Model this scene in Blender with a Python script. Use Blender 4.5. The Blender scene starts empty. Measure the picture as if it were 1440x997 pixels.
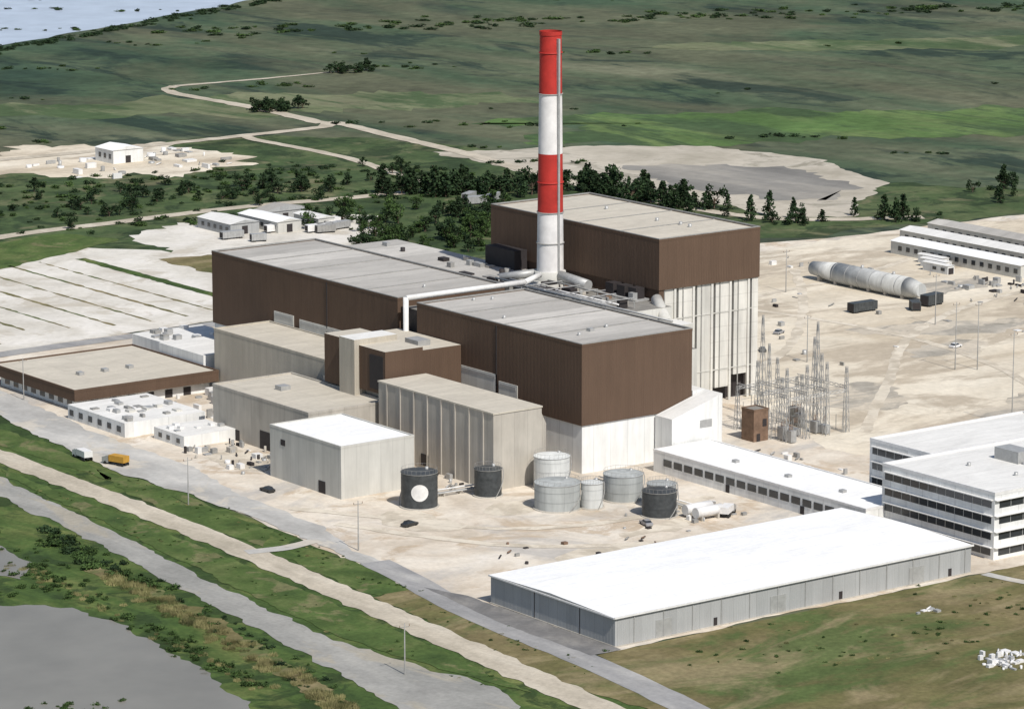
import bpy, math, random
from mathutils import Vector, Quaternion, noise as mnoise
random.seed(7)
S=bpy.context.scene
COL=S.collection
AZ=math.radians(53.26); CA,SA=math.cos(AZ),math.sin(AZ)
def rf(R,F): return (CA*F+SA*R, SA*F-CA*R)

# ------------------------------------------------------------------ materials
def nodes(name):
    m=bpy.data.materials.new(name); m.use_nodes=True
    nt=m.node_tree; return m,nt,nt.nodes,nt.links,nt.nodes['Principled BSDF']
def mapped(N,L,scale=(1,1,1),rot=0):
    g=N.new('ShaderNodeNewGeometry'); mp=N.new('ShaderNodeMapping')
    mp.inputs['Scale'].default_value=scale; mp.inputs['Rotation'].default_value=(0,0,rot)
    L.new(g.outputs['Position'],mp.inputs['Vector']); return mp.outputs[0]
def noise(N,L,vec,scale,detail=5,rough=.6,dist=0):
    n=N.new('ShaderNodeTexNoise'); n.inputs['Scale'].default_value=scale
    n.inputs['Detail'].default_value=detail; n.inputs['Roughness'].default_value=rough
    n.inputs['Distortion'].default_value=dist
    L.new(vec,n.inputs['Vector']); return n.outputs['Fac']
def ramp(N,L,fac,stops):
    r=N.new('ShaderNodeValToRGB'); e=r.color_ramp.elements
    while len(e)<len(stops): e.new(.5)
    for i,(p,c) in enumerate(stops):
        e[i].position=p; e[i].color=(*c,1)
    L.new(fac,r.inputs[0]); return r.outputs[0]
def math_(N,L,op,a,b=None,c=None):
    m=N.new('ShaderNodeMath'); m.operation=op
    for i,v in enumerate((a,b,c)):
        if v is None: continue
        if isinstance(v,(int,float)): m.inputs[i].default_value=v
        else: L.new(v,m.inputs[i])
    return m.outputs[0]
def mrange(N,L,f,a,b,c,d):
    m=N.new('ShaderNodeMapRange'); L.new(f,m.inputs[0])
    for i,v in enumerate((a,b,c,d)): m.inputs[i+1].default_value=v
    return m.outputs[0]
def scalecol(N,L,col,f):
    m=N.new('ShaderNodeVectorMath'); m.operation='SCALE'
    L.new(col,m.inputs[0]); L.new(f,m.inputs['Scale']); return m.outputs[0]
def mix(N,L,f,a,b):
    m=N.new('ShaderNodeMix'); m.data_type='RGBA'
    L.new(f,m.inputs[0])
    for i,v in ((6,a),(7,b)):
        if isinstance(v,tuple): m.inputs[i].default_value=(*v,1)
        else: L.new(v,m.inputs[i])
    return m.outputs[2]

def ground_mat(name,stops,scale,fine=.6,amt=.25,stretch=(1,1,1),rot=0,rough=.95,patch=None,pscale=.05,pth=.55,dist=.5,patch2=None,p2s=.01,p2th=.55,pst=(1,1,1)):
    m,nt,N,L,P=nodes(name)
    v=mapped(N,L,stretch,rot); v2=mapped(N,L); vp=mapped(N,L,pst,rot)
    c=ramp(N,L,noise(N,L,v,scale,6,.62,dist),stops)
    if patch:
        pf=noise(N,L,vp,pscale,7,.68,.6)
        c=mix(N,L,mrange(N,L,pf,pth-.03,pth+.04,0,.85),c,patch)
    if patch2:
        pf=noise(N,L,vp,p2s,7,.62,1.2)
        c=mix(N,L,mrange(N,L,pf,p2th-.05,p2th+.07,0,.8),c,patch2)
    f=mrange(N,L,noise(N,L,v2,fine,4,.7),.25,.75,1-amt,1+amt)
    f2=mrange(N,L,noise(N,L,v2,fine*.13,3,.6),.3,.7,1-amt*.7,1+amt*.7)
    c=scalecol(N,L,c,math_(N,L,'MULTIPLY',f,f2))
    L.new(c,P.inputs['Base Color']); P.inputs['Roughness'].default_value=rough
    P.inputs['Specular IOR Level'].default_value=.15
    return m
def wall_mat(name,col,panel=6.0,zpanel=0,line=.72,streak=.22,rib=0,rough=.8,lw=.04,pv=.06):
    m,nt,N,L,P=nodes(name)
    g=N.new('ShaderNodeNewGeometry'); sx=N.new('ShaderNodeSeparateXYZ'); L.new(g.outputs['Position'],sx.inputs[0])
    xy=math_(N,L,'ADD',sx.outputs[0],sx.outputs[1])
    v=mapped(N,L,(1,1,.12)); v2=mapped(N,L)
    f=mrange(N,L,noise(N,L,v,.45,5,.7),.25,.75,1-streak,1+streak)
    f2=mrange(N,L,noise(N,L,v2,.09,4,.6),.3,.7,1-streak*.7,1+streak*.7)
    f=math_(N,L,'MULTIPLY',f,f2)
    if panel:
        fr=math_(N,L,'FRACT',math_(N,L,'DIVIDE',xy,panel))
        f=math_(N,L,'MULTIPLY',f,mrange(N,L,math_(N,L,'LESS_THAN',fr,lw),0,1,1,line))
        wn=N.new('ShaderNodeTexWhiteNoise'); wn.noise_dimensions='1D'
        L.new(math_(N,L,'FLOOR',math_(N,L,'DIVIDE',xy,panel)),wn.inputs['W'])
        f=math_(N,L,'MULTIPLY',f,mrange(N,L,wn.outputs['Value'],0,1,1-pv,1+pv))
    if zpanel:
        fr=math_(N,L,'FRACT',math_(N,L,'DIVIDE',sx.outputs[2],zpanel))
        f=math_(N,L,'MULTIPLY',f,mrange(N,L,math_(N,L,'LESS_THAN',fr,.05),0,1,1,line))
    c=N.new('ShaderNodeRGB'); c.outputs[0].default_value=(*col,1)
    L.new(scalecol(N,L,c.outputs[0],f),P.inputs['Base Color'])
    if rib:
        w=math_(N,L,'SINE',math_(N,L,'MULTIPLY',xy,6.283/rib))
        b=N.new('ShaderNodeBump'); b.inputs['Strength'].default_value=.4; b.inputs['Distance'].default_value=.06
        L.new(w,b.inputs['Height']); L.new(b.outputs[0],P.inputs['Normal'])
    P.inputs['Roughness'].default_value=rough; P.inputs['Specular IOR Level'].default_value=.2
    return m
def roof_mat(name,col,px=6,py=12,line=.85,stain=.2,rough=.85,band=0):
    m,nt,N,L,P=nodes(name)
    g=N.new('ShaderNodeNewGeometry'); sx=N.new('ShaderNodeSeparateXYZ'); L.new(g.outputs['Position'],sx.inputs[0])
    v=mapped(N,L,(.35,1,1)); v2=mapped(N,L)
    f=mrange(N,L,noise(N,L,v,.16,6,.7,1),.25,.75,1-stain,1+stain)
    f=math_(N,L,'MULTIPLY',f,mrange(N,L,noise(N,L,v2,.9,4,.7),.25,.75,.93,1.07))
    for o,p in ((0,px),(1,py)):
        if p:
            fr=math_(N,L,'FRACT',math_(N,L,'DIVIDE',sx.outputs[o],p))
            f=math_(N,L,'MULTIPLY',f,mrange(N,L,math_(N,L,'LESS_THAN',fr,.35/p),0,1,1,line))
    if band:
        wn=N.new('ShaderNodeTexWhiteNoise'); wn.noise_dimensions='1D'
        L.new(math_(N,L,'FLOOR',math_(N,L,'DIVIDE',sx.outputs[1],band)),wn.inputs['W'])
        f=math_(N,L,'MULTIPLY',f,mrange(N,L,wn.outputs['Value'],0,1,.74,1.15))
    c=N.new('ShaderNodeRGB'); c.outputs[0].default_value=(*col,1)
    L.new(scalecol(N,L,c.outputs[0],f),P.inputs['Base Color'])
    P.inputs['Roughness'].default_value=rough; P.inputs['Specular IOR Level'].default_value=.2
    return m
def plain(name,col,rough=.7,var=.15,sc=.8,metal=0,spec=.3):
    m,nt,N,L,P=nodes(name)
    f=mrange(N,L,noise(N,L,mapped(N,L),sc,4,.6),.25,.75,1-var,1+var)
    c=N.new('ShaderNodeRGB'); c.outputs[0].default_value=(*col,1)
    L.new(scalecol(N,L,c.outputs[0],f),P.inputs['Base Color'])
    P.inputs['Roughness'].default_value=rough; P.inputs['Metallic'].default_value=metal
    P.inputs['Specular IOR Level'].default_value=spec
    return m

R37=math.radians(36.7)
m_marsh=ground_mat('marsh_grass',[(.30,(.032,.058,.038)),(.45,(.052,.082,.046)),(.55,(.078,.100,.058)),(.68,(.135,.14,.09))],.010,.12,.33,(1,.28,1),R37,patch=(.020,.036,.027),pscale=.024,pth=.54,patch2=(.105,.108,.066),p2s=.006,p2th=.52,pst=(1,.4,1))
m_field_lt=ground_mat('pale_marsh_grass',[(.3,(.08,.11,.05)),(.5,(.13,.15,.08)),(.7,(.18,.18,.11))],.02,.15,.25,(1,.25,1),R37,patch=(.05,.085,.035),pscale=.02,pth=.52,pst=(1,.4,1))
m_field_gr=ground_mat('bright_meadow',[(.3,(.06,.11,.032)),(.5,(.085,.145,.045)),(.7,(.14,.18,.07))],.02,.15,.3,(1,.25,1),R37,patch=(.045,.075,.034),pscale=.024,pth=.50,pst=(1,.3,1))
m_scrub=ground_mat('scrub_land',[(.3,(.035,.06,.025)),(.5,(.06,.09,.035)),(.64,(.10,.12,.055)),(.8,(.17,.16,.10))],.03,.3,.3,patch=(.025,.042,.018),pscale=.05,pth=.53,patch2=(.16,.15,.085),p2s=.04,p2th=.60)
m_lawn=ground_mat('mown_grass',[(.3,(.044,.075,.022)),(.5,(.070,.108,.030)),(.7,(.115,.14,.05))],.08,.9,.28,patch=(.15,.145,.07),pscale=.07,pth=.57)
m_bank=ground_mat('bank_grass',[(.3,(.030,.055,.018)),(.5,(.06,.098,.026)),(.66,(.13,.15,.05)),(.78,(.26,.24,.11))],.09,.8,.32,(1,.35,1),0,patch=(.028,.048,.016),pscale=.08,pth=.54)
m_olive=ground_mat('dry_grass',[(.3,(.075,.085,.030)),(.48,(.13,.118,.050)),(.6,(.17,.14,.070)),(.75,(.24,.205,.11))],.035,.7,.27,(.6,1,1),0,patch=(.075,.110,.035),pscale=.03,pth=.53,patch2=(.24,.195,.11),p2s=.05,p2th=.56,pst=(.5,1,1))
m_pad=ground_mat('crushed_shell_yard',[(.28,(.42,.36,.28)),(.42,(.55,.48,.39)),(.58,(.64,.58,.49)),(.8,(.70,.66,.60))],.045,.6,.12,patch=(.46,.37,.27),pscale=.05,pth=.56,patch2=(.42,.40,.37),p2s=.022,p2th=.56)
m_yard=ground_mat('sandy_yard',[(.3,(.44,.37,.27)),(.45,(.58,.51,.40)),(.6,(.67,.61,.50)),(.8,(.48,.43,.36))],.02,.4,.13,(.45,1,1),math.radians(20),patch=(.40,.34,.26),pscale=.03,pth=.55,pst=(.4,1,1))
m_stain=ground_mat('oily_gravel',[(.3,(.26,.24,.20)),(.5,(.36,.33,.28)),(.7,(.50,.45,.37))],.06,.5,.16,patch=(.52,.46,.37),pscale=.08,pth=.50,pst=(.5,1,1))
m_track=ground_mat('wheel_tracks',[(.3,(.42,.37,.29)),(.5,(.52,.46,.37)),(.7,(.62,.56,.46))],.1,.5,.12,patch=(.62,.56,.46),pscale=.1,pth=.5)
m_lot=ground_mat('concrete_lot',[(.3,(.48,.45,.39)),(.5,(.59,.56,.50)),(.7,(.67,.64,.59))],.05,.5,.10,patch=(.46,.42,.35),pscale=.04,pth=.57)
m_apron=ground_mat('concrete_apron',[(.3,(.32,.31,.29)),(.5,(.42,.41,.385)),(.7,(.52,.50,.46))],.06,.6,.12,(1,.4,1),0,patch=(.50,.46,.39),pscale=.06,pth=.56)
m_gravel=ground_mat('gravel_road',[(.3,(.36,.32,.25)),(.5,(.45,.40,.32)),(.7,(.54,.49,.40))],.12,.9,.16,(1,.2,1))
m_asph=ground_mat('weathered_asphalt',[(.3,(.22,.22,.22)),(.5,(.29,.285,.28)),(.7,(.38,.37,.35))],.10,.9,.12,(1,.25,1))
m_asphd=ground_mat('dark_asphalt',[(.3,(.13,.13,.13)),(.5,(.18,.175,.17)),(.7,(.25,.24,.22))],.10,.9,.14)
m_levee=ground_mat('silt_levee',[(.3,(.22,.218,.20)),(.5,(.28,.275,.255)),(.7,(.35,.34,.31))],.08,.8,.14,(1,.25,1),patch=(.34,.31,.25),pscale=.06,pth=.56,pst=(1,.3,1))
m_coalpad=ground_mat('ash_basin_bank',[(.3,(.32,.29,.23)),(.5,(.43,.39,.32)),(.7,(.51,.47,.40))],.03,.2,.12,patch=(.24,.22,.17),pscale=.03,pth=.58)
m_ash=ground_mat('ash_basin_bed',[(.3,(.15,.145,.135)),(.5,(.23,.22,.20)),(.7,(.38,.35,.30))],.018,.2,.12,(1,.3,1),R37)
def water(name,col,rough,spec=.5):
    m,nt,N,L,P=nodes(name)
    f=mrange(N,L,noise(N,L,mapped(N,L),.05,5,.6),.25,.75,.85,1.15)
    c=N.new('ShaderNodeRGB'); c.outputs[0].default_value=(*col,1)
    L.new(scalecol(N,L,c.outputs[0],f),P.inputs['Base Color'])
    P.inputs['Roughness'].default_value=rough; P.inputs['Specular IOR Level'].default_value=spec
    b=N.new('ShaderNodeBump'); b.inputs['Strength'].default_value=.2; b.inputs['Distance'].default_value=.05
    L.new(noise(N,L,mapped(N,L),.8,4,.6),b.inputs['Height']); L.new(b.outputs[0],P.inputs['Normal'])
    return m
m_pond=water('pond_water',(.20,.19,.165),.4,.3)
m_river=water('river_water',(.42,.48,.56),.4)

m_brown=wall_mat('brown_metal_siding',(.108,.070,.048),3.0,0,.92,.08,.6,.75,.05,.025)
m_white=wall_mat('white_painted_wall',(.70,.70,.68),5.5,0,.84,.14)
m_conc=wall_mat('concrete_panel',(.42,.39,.34),4.0,0,.84,.16)
m_concl=wall_mat('light_concrete_panel',(.51,.50,.46),3.6,0,.86,.12)
m_colw=wall_mat('column_concrete',(.60,.585,.54),6.6,4.2,.85,.16)
m_beige=wall_mat('beige_siding',(.45,.41,.34),3.0,0,.88,.10,.6)
m_grey=wall_mat('grey_metal_siding',(.36,.365,.36),3.2,0,.82,.08,.5)
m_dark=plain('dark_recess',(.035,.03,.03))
m_glass=plain('window_glass',(.03,.035,.04),.15,.2,.4,0,.6)
m_rgrey=roof_mat('gravel_roof',(.45,.43,.395),0,12,.85,.18,band=17)
m_rtan=roof_mat('tan_roof',(.50,.46,.385),9,9,.9,.15)
m_rwhite=roof_mat('white_membrane_roof',(.78,.78,.77),0,6.4,.94,.10)
m_rlight=roof_mat('light_roof',(.66,.65,.62),0,8,.9,.14)
m_rdark=roof_mat('dark_roof',(.22,.21,.19),5,7,.75,.3)
m_trimw=plain('white_trim',(.68,.67,.65),.6,.12)
m_trimg=plain('galvanised_steel',(.40,.40,.39),.5,.15,.8,.3)
m_strip=plain('roof_flashing',(.27,.265,.25),.7,.2)
m_rust=plain('rusty_steel',(.17,.11,.075),.8,.35)
m_red=plain('stack_red_paint',(.42,.032,.024),.6,.25,.25)
m_swhite=plain('stack_white_paint',(.70,.68,.66),.6,.16,.25)
m_tankd=plain('dark_tank_paint',(.055,.06,.062),.5,.35)
m_tankg=wall_mat('grey_tank_paint',(.36,.375,.365),2.2,2.4,.84,.22)
m_tankw=wall_mat('white_tank_paint',(.58,.59,.57),2.2,2.4,.88,.18)
m_holder=wall_mat('grey_holder_paint',(.46,.465,.45),5,0,.85,.22)
m_black=plain('black_rubber',(.02,.02,.02))
m_yel=plain('yellow_paint',(.45,.25,.04))

# ------------------------------------------------------------------ builders
def obj_from(name,verts,faces,mats,mi=None,smooth=None,parent=None,loc=(0,0,0)):
    me=bpy.data.meshes.new(name); me.from_pydata([tuple(v) for v in verts],[],faces)
    for m in mats: me.materials.append(m)
    if mi is not None: me.polygons.foreach_set('material_index',mi)
    if smooth is not None: me.polygons.foreach_set('use_smooth',smooth)
    me.update()
    o=bpy.data.objects.new(name,me); COL.objects.link(o); o.location=loc
    if parent: o.parent=parent
    return o
class G:
    def __init__(s,name,origin=(0,0),ang=0):
        s.name=name; s.parts={}; s.o=origin; s.a=ang
    def add(s,part,mat,V,F,sm=False):
        p=s.parts.setdefault(part,dict(v=[],f=[],m=[],mi=[],s=[]))
        b=len(p['v']); p['v']+=[tuple(v) for v in V]
        if mat not in p['m']: p['m'].append(mat)
        k=p['m'].index(mat)
        for i,f in enumerate(F):
            p['f'].append(tuple(b+j for j in f)); p['mi'].append(k)
            p['s'].append(sm if isinstance(sm,bool) else sm[i])
    def box(s,part,mat,x0,x1,y0,y1,z0,z1,top=None):
        V=[(x,y,z) for z in (z0,z1) for (x,y) in ((x0,y0),(x1,y0),(x1,y1),(x0,y1))]
        s.add(part,mat,V,[(3,2,1,0),(0,1,5,4),(1,2,6,5),(2,3,7,6),(3,0,4,7)])
        s.add('roof' if top else part,top or mat,V,[(4,5,6,7)])
    def prism(s,part,mat,poly,z0,z1,top=None):
        n=len(poly); zt=z1 if isinstance(z1,(list,tuple)) else [z1]*n
        V=[(x,y,z0) for x,y in poly]+[(x,y,zt[i]) for i,(x,y) in enumerate(poly)]
        F=[tuple(range(n-1,-1,-1))]+[(i,(i+1)%n,n+(i+1)%n,n+i) for i in range(n)]
        s.add(part,mat,V,F); s.add('roof' if top else part,top or mat,V,[tuple(range(n,2*n))])
    def cyl(s,part,mat,cx,cy,z0,z1,r0,r1=None,n=40,cap=True):
        r1=r0 if r1 is None else r1
        V=[];
        for z,r in ((z0,r0),(z1,r1)):
            V+=[(cx+r*math.cos(2*math.pi*i/n),cy+r*math.sin(2*math.pi*i/n),z) for i in range(n)]
        F=[(i,(i+1)%n,n+(i+1)%n,n+i) for i in range(n)]; sm=[True]*n
        if cap: F.append(tuple(range(n,2*n))); sm.append(False)
        s.add(part,mat,V,F,sm)
    def tube(s,part,mat,p,q,r,n=12,r1=None):
        p=Vector(p);q=Vector(q);d=(q-p).normalized()
        a=d.cross(Vector((0,0,1)));
        if a.length<.01: a=Vector((1,0,0))
        a.normalize(); b=d.cross(a)
        V=[]
        for c,rr in ((p,r),(q,r if r1 is None else r1)): V+=[c+a*(rr*math.cos(2*math.pi*i/n))+b*(rr*math.sin(2*math.pi*i/n)) for i in range(n)]
        F=[(i,(i+1)%n,n+(i+1)%n,n+i) for i in range(n)]+[tuple(range(n-1,-1,-1)),tuple(range(n,2*n))]
        s.add(part,mat,V,F,[n>6]*n+[False,False])
    def parapet(s,part,mat,x0,x1,y0,y1,z,h=.7,w=.45):
        s.box(part,mat,x0-.06,x1+.06,y0-.06,y0+w,z-.25,z+h); s.box(part,mat,x0-.06,x1+.06,y1-w,y1+.06,z-.25,z+h)
        s.box(part,mat,x0-.06,x0+w,y0+w,y1-w,z-.25,z+h-.003); s.box(part,mat,x1-w,x1+.06,y0+w,y1-w,z-.25,z+h-.003)
    def done(s):
        allv=[v for p in s.parts.values() for v in p['v']]
        if s.a==0 and s.o==(0,0):
            cx=sum(v[0] for v in allv)/len(allv); cy=sum(v[1] for v in allv)/len(allv)
            base=(cx,cy,0)
        else: base=(0,0,0)
        e=bpy.data.objects.new(s.name,None); COL.objects.link(e); e.empty_display_size=2
        e.location=(base[0]+s.o[0],base[1]+s.o[1],0); e.rotation_euler=(0,0,s.a)
        for k,p in s.parts.items():
            V=[(v[0]-base[0],v[1]-base[1],v[2]) for v in p['v']]
            obj_from(k,V,p['f'],p['m'],p['mi'],p['s'],e)
        return e
def sheet(name,pts,z,mat,jit=0.0,step=4.0,fr=.12):
    out=[]
    n=len(pts)
    for i in range(n):
        a=Vector((*pts[i],0)); b=Vector((*pts[(i+1)%n],0)); L=(b-a).length
        k=max(1,int(L/step)) if jit else 1
        d=(b-a)/max(L,1e-6); nrm=Vector((-d.y,d.x,0))
        for j in range(k):
            p=a+(b-a)*(j/k)
            if jit:
                o=mnoise.noise(Vector((p.x*fr,p.y*fr,z*50)))*1.3+mnoise.noise(Vector((p.x*fr*4,p.y*fr*4,3)))*.7
                p=p+nrm*o*jit
            out.append((p.x,p.y,z))
    me=bpy.data.meshes.new(name); me.from_pydata(out,[],[tuple(range(len(out)))])
    me.materials.append(mat); me.update()
    if me.polygons[0].normal.z<0: me.flip_normals()
    o=bpy.data.objects.new(name,me); COL.objects.link(o); return o
def road(name,pts,w,z,mat,jit=.3,step=5):
    P=[Vector((*p,0)) for p in pts]
    Q=[]
    for i in range(len(P)-1):
        p0=P[max(i-1,0)];p1=P[i];p2=P[i+1];p3=P[min(i+2,len(P)-1)]
        k=max(2,int((p2-p1).length/step))
        for j in range(k):
            t=j/k
            Q.append(.5*((2*p1)+(-p0+p2)*t+(2*p0-5*p1+4*p2-p3)*t*t+(-p0+3*p1-3*p2+p3)*t**3))
    Q.append(P[-1]); V=[];F=[]
    for i,q in enumerate(Q):
        d=(Q[min(i+1,len(Q)-1)]-Q[max(i-1,0)]).normalized(); n=Vector((-d.y,d.x,0))
        ww=w[0]+(w[1]-w[0])*i/(len(Q)-1) if isinstance(w,tuple) else w
        wa=ww/2+jit*mnoise.noise(q*.2); wb=ww/2+jit*mnoise.noise(q*.2+Vector((9,9,9)))
        a=q+n*wa;b=q-n*wb
        V+=[(a.x,a.y,z),(b.x,b.y,z)]
        if i: F.append((2*i-2,2*i-1,2*i+1,2*i))
    o=obj_from(name,V,F,[mat])
    if o.data.polygons[0].normal.z<0: o.data.flip_normals()
    return o
def ell(cx,cy,a,b,ang=0,n=18):
    return [(cx+a*math.cos(t)*math.cos(ang)-b*math.sin(t)*math.sin(ang),cy+a*math.cos(t)*math.sin(ang)+b*math.sin(t)*math.cos(ang)) for t in [6.2832*i/n for i in range(n)]]

# ------------------------------------------------------------------ ground
g=obj_from('ground',[(-6000,-6000,0),(9000,-6000,0),(9000,9000,0),(-6000,9000,0)],[(0,1,2,3)],[m_marsh])
sheet('river',[(790,1590),(905,1650),(1015,1706),(1129,1766),(1350,1885),(1900,2500),(1000,2900),(400,1900)],.05,m_river,4,12,.03)
sheet('meadow_field',[(944,1224),(1023,1223),(1151,1158),(1260,1040),(1180,1000),(1085,1091),(965,1153),(900,1192)],.03,m_field_gr,18,5,.04)
sheet('meadow_field',[rf(40,1590),rf(300,1570),rf(300,1540),rf(100,1545),rf(-20,1560)],.034,m_field_gr,12,5,.04)
sheet('pale_field',[rf(60,1850),rf(120,1880),rf(320,1910),rf(320,1870),rf(160,1830)],.034,m_field_lt,12,5,.04)
sheet('pale_field',[rf(-260,1570),rf(-100,1590),rf(20,1640),rf(-60,1670),rf(-260,1620)],.034,m_field_lt,20,5,.04)
sheet('scrub_land',[(560,950),(640,940),(700,955),(850,950),(1010,930),(960,1010),(880,1140),(868,1230),(816,1290),(700,1290),(600,1250),(500,1150)],.04,m_scrub,8,5,.05)
sheet('dry_clearing',[(730,1318),(780,1285),(785,1240),(775,1212),(738,1205),(700,1225),(660,1262)],.07,m_yard,10,3,.08)
sheet('shell_lot',[(648,1092),(704,1110),(728,1100),(738,1085),(728,1050),(705,1028),(688,1030),(640,1045)],.07,m_lot,7,3,.08)
sheet('ash_basin_bank',[(855,1200),(908,1180),(958,1145),(968,1088),(947,1030),(882,972),(862,985),(852,1064),(852,1131)],.08,m_coalpad,5,3,.06)
sheet('ash_basin_bed',[(892,1119),(925,1106),(942,1062),(930,1022),(892,1004),(878,1037),(871,1071)],.1,m_ash,9,3,.07)
sheet('plant_yard',[(444,560),(447,620),(452,660),(458,720),(460,780),(472,860),(480,936),(600,936),(640,948),(700,950),(815,948),(850,940),(960,938),(1100,820),(900,640),(700,574),(449,574)],.09,m_pad,1.5,4,.08)
sheet('sandy_yard',[(648,760),(640,860),(690,925),(815,940),(850,936),(950,930),(1080,820),(900,650),(700,590),(650,600),(620,690)],.11,m_yard,5,4,.05)
for i,(cx,cy,a,b_,an) in enumerate([(762,792,34,11,-.4),(735,768,18,7,.1),(805,845,22,9,.2),(740,895,20,12,.4),(700,840,16,6,-.2),(670,735,20,12,.5),(830,800,26,9,-.3),(700,700,22,8,.3)]):
    sheet('oily_gravel',ell(cx,cy,a,b_,an),.125+.004*i,m_stain,5,2.5,.1)
for i,(cx,cy,a,b_,an) in enumerate([(514,688,9,5,.3),(530,652,12,4,.1),(505,640,14,5,-.2),(487,690,8,12,.1),(548,664,8,7,.4),(490,770,9,14,0)]):
    sheet('oily_gravel',ell(cx,cy,a,b_,an),.125+.004*i,m_track,3,2,.15)
for i,pts in enumerate([[(640,700),(690,745),(740,790),(800,820),(880,830)],[(652,770),(700,800),(750,850),(790,900)],[(660,900),(720,870),(800,880),(850,900)],[(640,690),(700,690),(780,720),(860,760)],[(660,650),(720,720),(740,800),(720,880),(680,920)]]):
    road('wheel_tracks',pts,3.2,.160+.004*i,m_track,1.0,4)
for i,pts in enumerate([[(470,700),(490,660),(520,640),(560,630)],[(470,720),(482,700),(500,672),(530,662),(560,668)]]):
    road('wheel_tracks',pts,3.0,.160+.004*i,m_track,1.0,3)
sheet('parking_lot',[(508,935),(500,1040),(560,1056),(621,1080),(640,1060),(640,990),(622,940)],.12,m_lot,1,6)
for i,(x,y0,y1,w) in enumerate([(530,960,1046,1.3),(543,955,1050,.9),(556,950,1052,1.3),(569,950,1060,.9),(582,950,1064,1.3),(594,950,1064,.9),(607,955,1062,4)]):
    sheet('parking_verge',[(x,y0),(x+w,y0),(x+w,y1),(x,y1)],.15,m_olive if i!=6 else m_bank,.5,2,.3)
sheet('grass_verge',[(496,945),(514,945),(514,990),(494,990)],.15,m_lawn,1.5,3)
sheet('lawn',[(560,1052),(600,1068),(640,1088),(630,1112),(590,1108),(540,1075)],.15,m_lawn,2,3)
sheet('lawn',[(628,985),(655,985),(660,1040),(630,1045)],.15,m_olive,3,3)
sheet('lawn',[(640,940),(700,952),(800,955),(740,1030),(690,1020),(655,985)],.155,m_scrub,5,3)
road('service_road',[(440,925),(508,931),(584,934),(640,944)],7,.17,m_asph)
road('service_road',[(540,1100),(612,1118),(656,1121),(711,1124),(780,1117),(830,1125)],7,.17,m_gravel,.8)
road('marsh_road',[(650,1290),(701,1285),(771,1285),(822,1287),(862,1290),(873,1299),(868,1245),(863,1190),(852,1120),(846,1040),(855,985),(900,955)],7,.18,m_gravel,1.4)
road('marsh_road',[(868,1300),(872,1366),(871,1431),(885,1450)],(8,6),.17,m_gravel,1.6)
road('marsh_road',[(885,1450),(937,1449),(981,1452)],(5,2),.17,m_gravel,1)
road('marsh_road',[(822,1287),(816,1278),(817,1211),(806,1150),(800,1117)],5,.19,m_gravel,1)
road('footpath',[(562,573.4),(563,566),(567,552),(575,530)],3,.17,m_apron,.2)
# foreground strips
sheet('verge',[(452,1000),(470,936),(472,900),(466,850),(460,780),(456,700),(450,640),(444,560),(446,480),(380,480),(300,560),(300,760),(380,900)],.05,m_bank,0)
sheet('lawn',[(457,845),(456,795),(450,770),(447,822),(448,862)],.13,m_lawn,.9,2,.2)
sheet('lawn',[(453,785),(457,761),(456,734),(454,704),(444,692),(443,730),(448,765)],.13,m_lawn,1.1,2,.2)
sheet('lawn',[(442,682),(454,672),(453,655),(449,640),(440,640)],.13,m_lawn,1.1,2,.2)
sheet('dry_verge',[(449,640),(447,560),(440,500),(432,560),(439,640)],.132,m_olive,1,2,.2)
road('gravel_track',[(444,960),(441,815),(439,705),(433,612),(427.5,543),(421,470)],8,.16,m_gravel,1.2,2)
sheet('levee_road',[(432,960),(430,850),(429,791),(424,730),(416,660),(413,616),(416,587),(420,568),(414,552),(395,480),(380,480),(395,567),(397,579),(402,611),(407,656),(414,712),(419,773),(420,850),(422,960)],.14,m_levee,1.2,2,.15)
sheet('lawn',[(434,800),(432.5,697),(427,607),(423,560),(418,585),(415,616),(418.5,660),(426,730),(431,791)],.15,m_lawn,.9,2,.2)
sheet('concrete_apron',[(474,960),(468,880),(461,830),(456,780),(458,740),(456,690),(452,655),(455,640),(460,680),(466,700),(468,740),(474,770),(475,820),(480,870),(484,930)],.185,m_apron,1.2,2,.15)
road('plant_road',[(457,665),(454,645),(450,625),(447.5,600),(446,570),(441,530),(432,480)],7.5,.19,m_asph,.4)
road('culvert_crossing',[(438,690),(448,688),(458,690)],4,.2,m_apron,.3,2)
sheet('asphalt_apron',[(453,640),(456.5,628),(457,574),(449,574),(449,606)],.2,m_asphd,.4,2)
sheet('dry_grass_field',[(450.5,573.8),(600,573.8),(800,560),(700,400),(430,400),(436,480),(445,530)],.1,m_olive,0)
sheet('pond',[(300,760),(350,720),(370,685),(381,672),(383,652),(379,621),(376,601),(373,587),(360,565),(335,600),(320,620),(250,640)],.1,m_pond,2,2,.15)
sheet('pond',[(372,760),(396,735),(393,709),(384,700),(378,712),(350,750)],.12,m_pond,1.5,2,.15)
sheet('muddy_path',[(404,700),(403,655),(396,610),(390,580),(386,560),(383,562),(387,590),(392,615),(399,655),(400,700)],.12,m_olive,2,1.5,.2)

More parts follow.
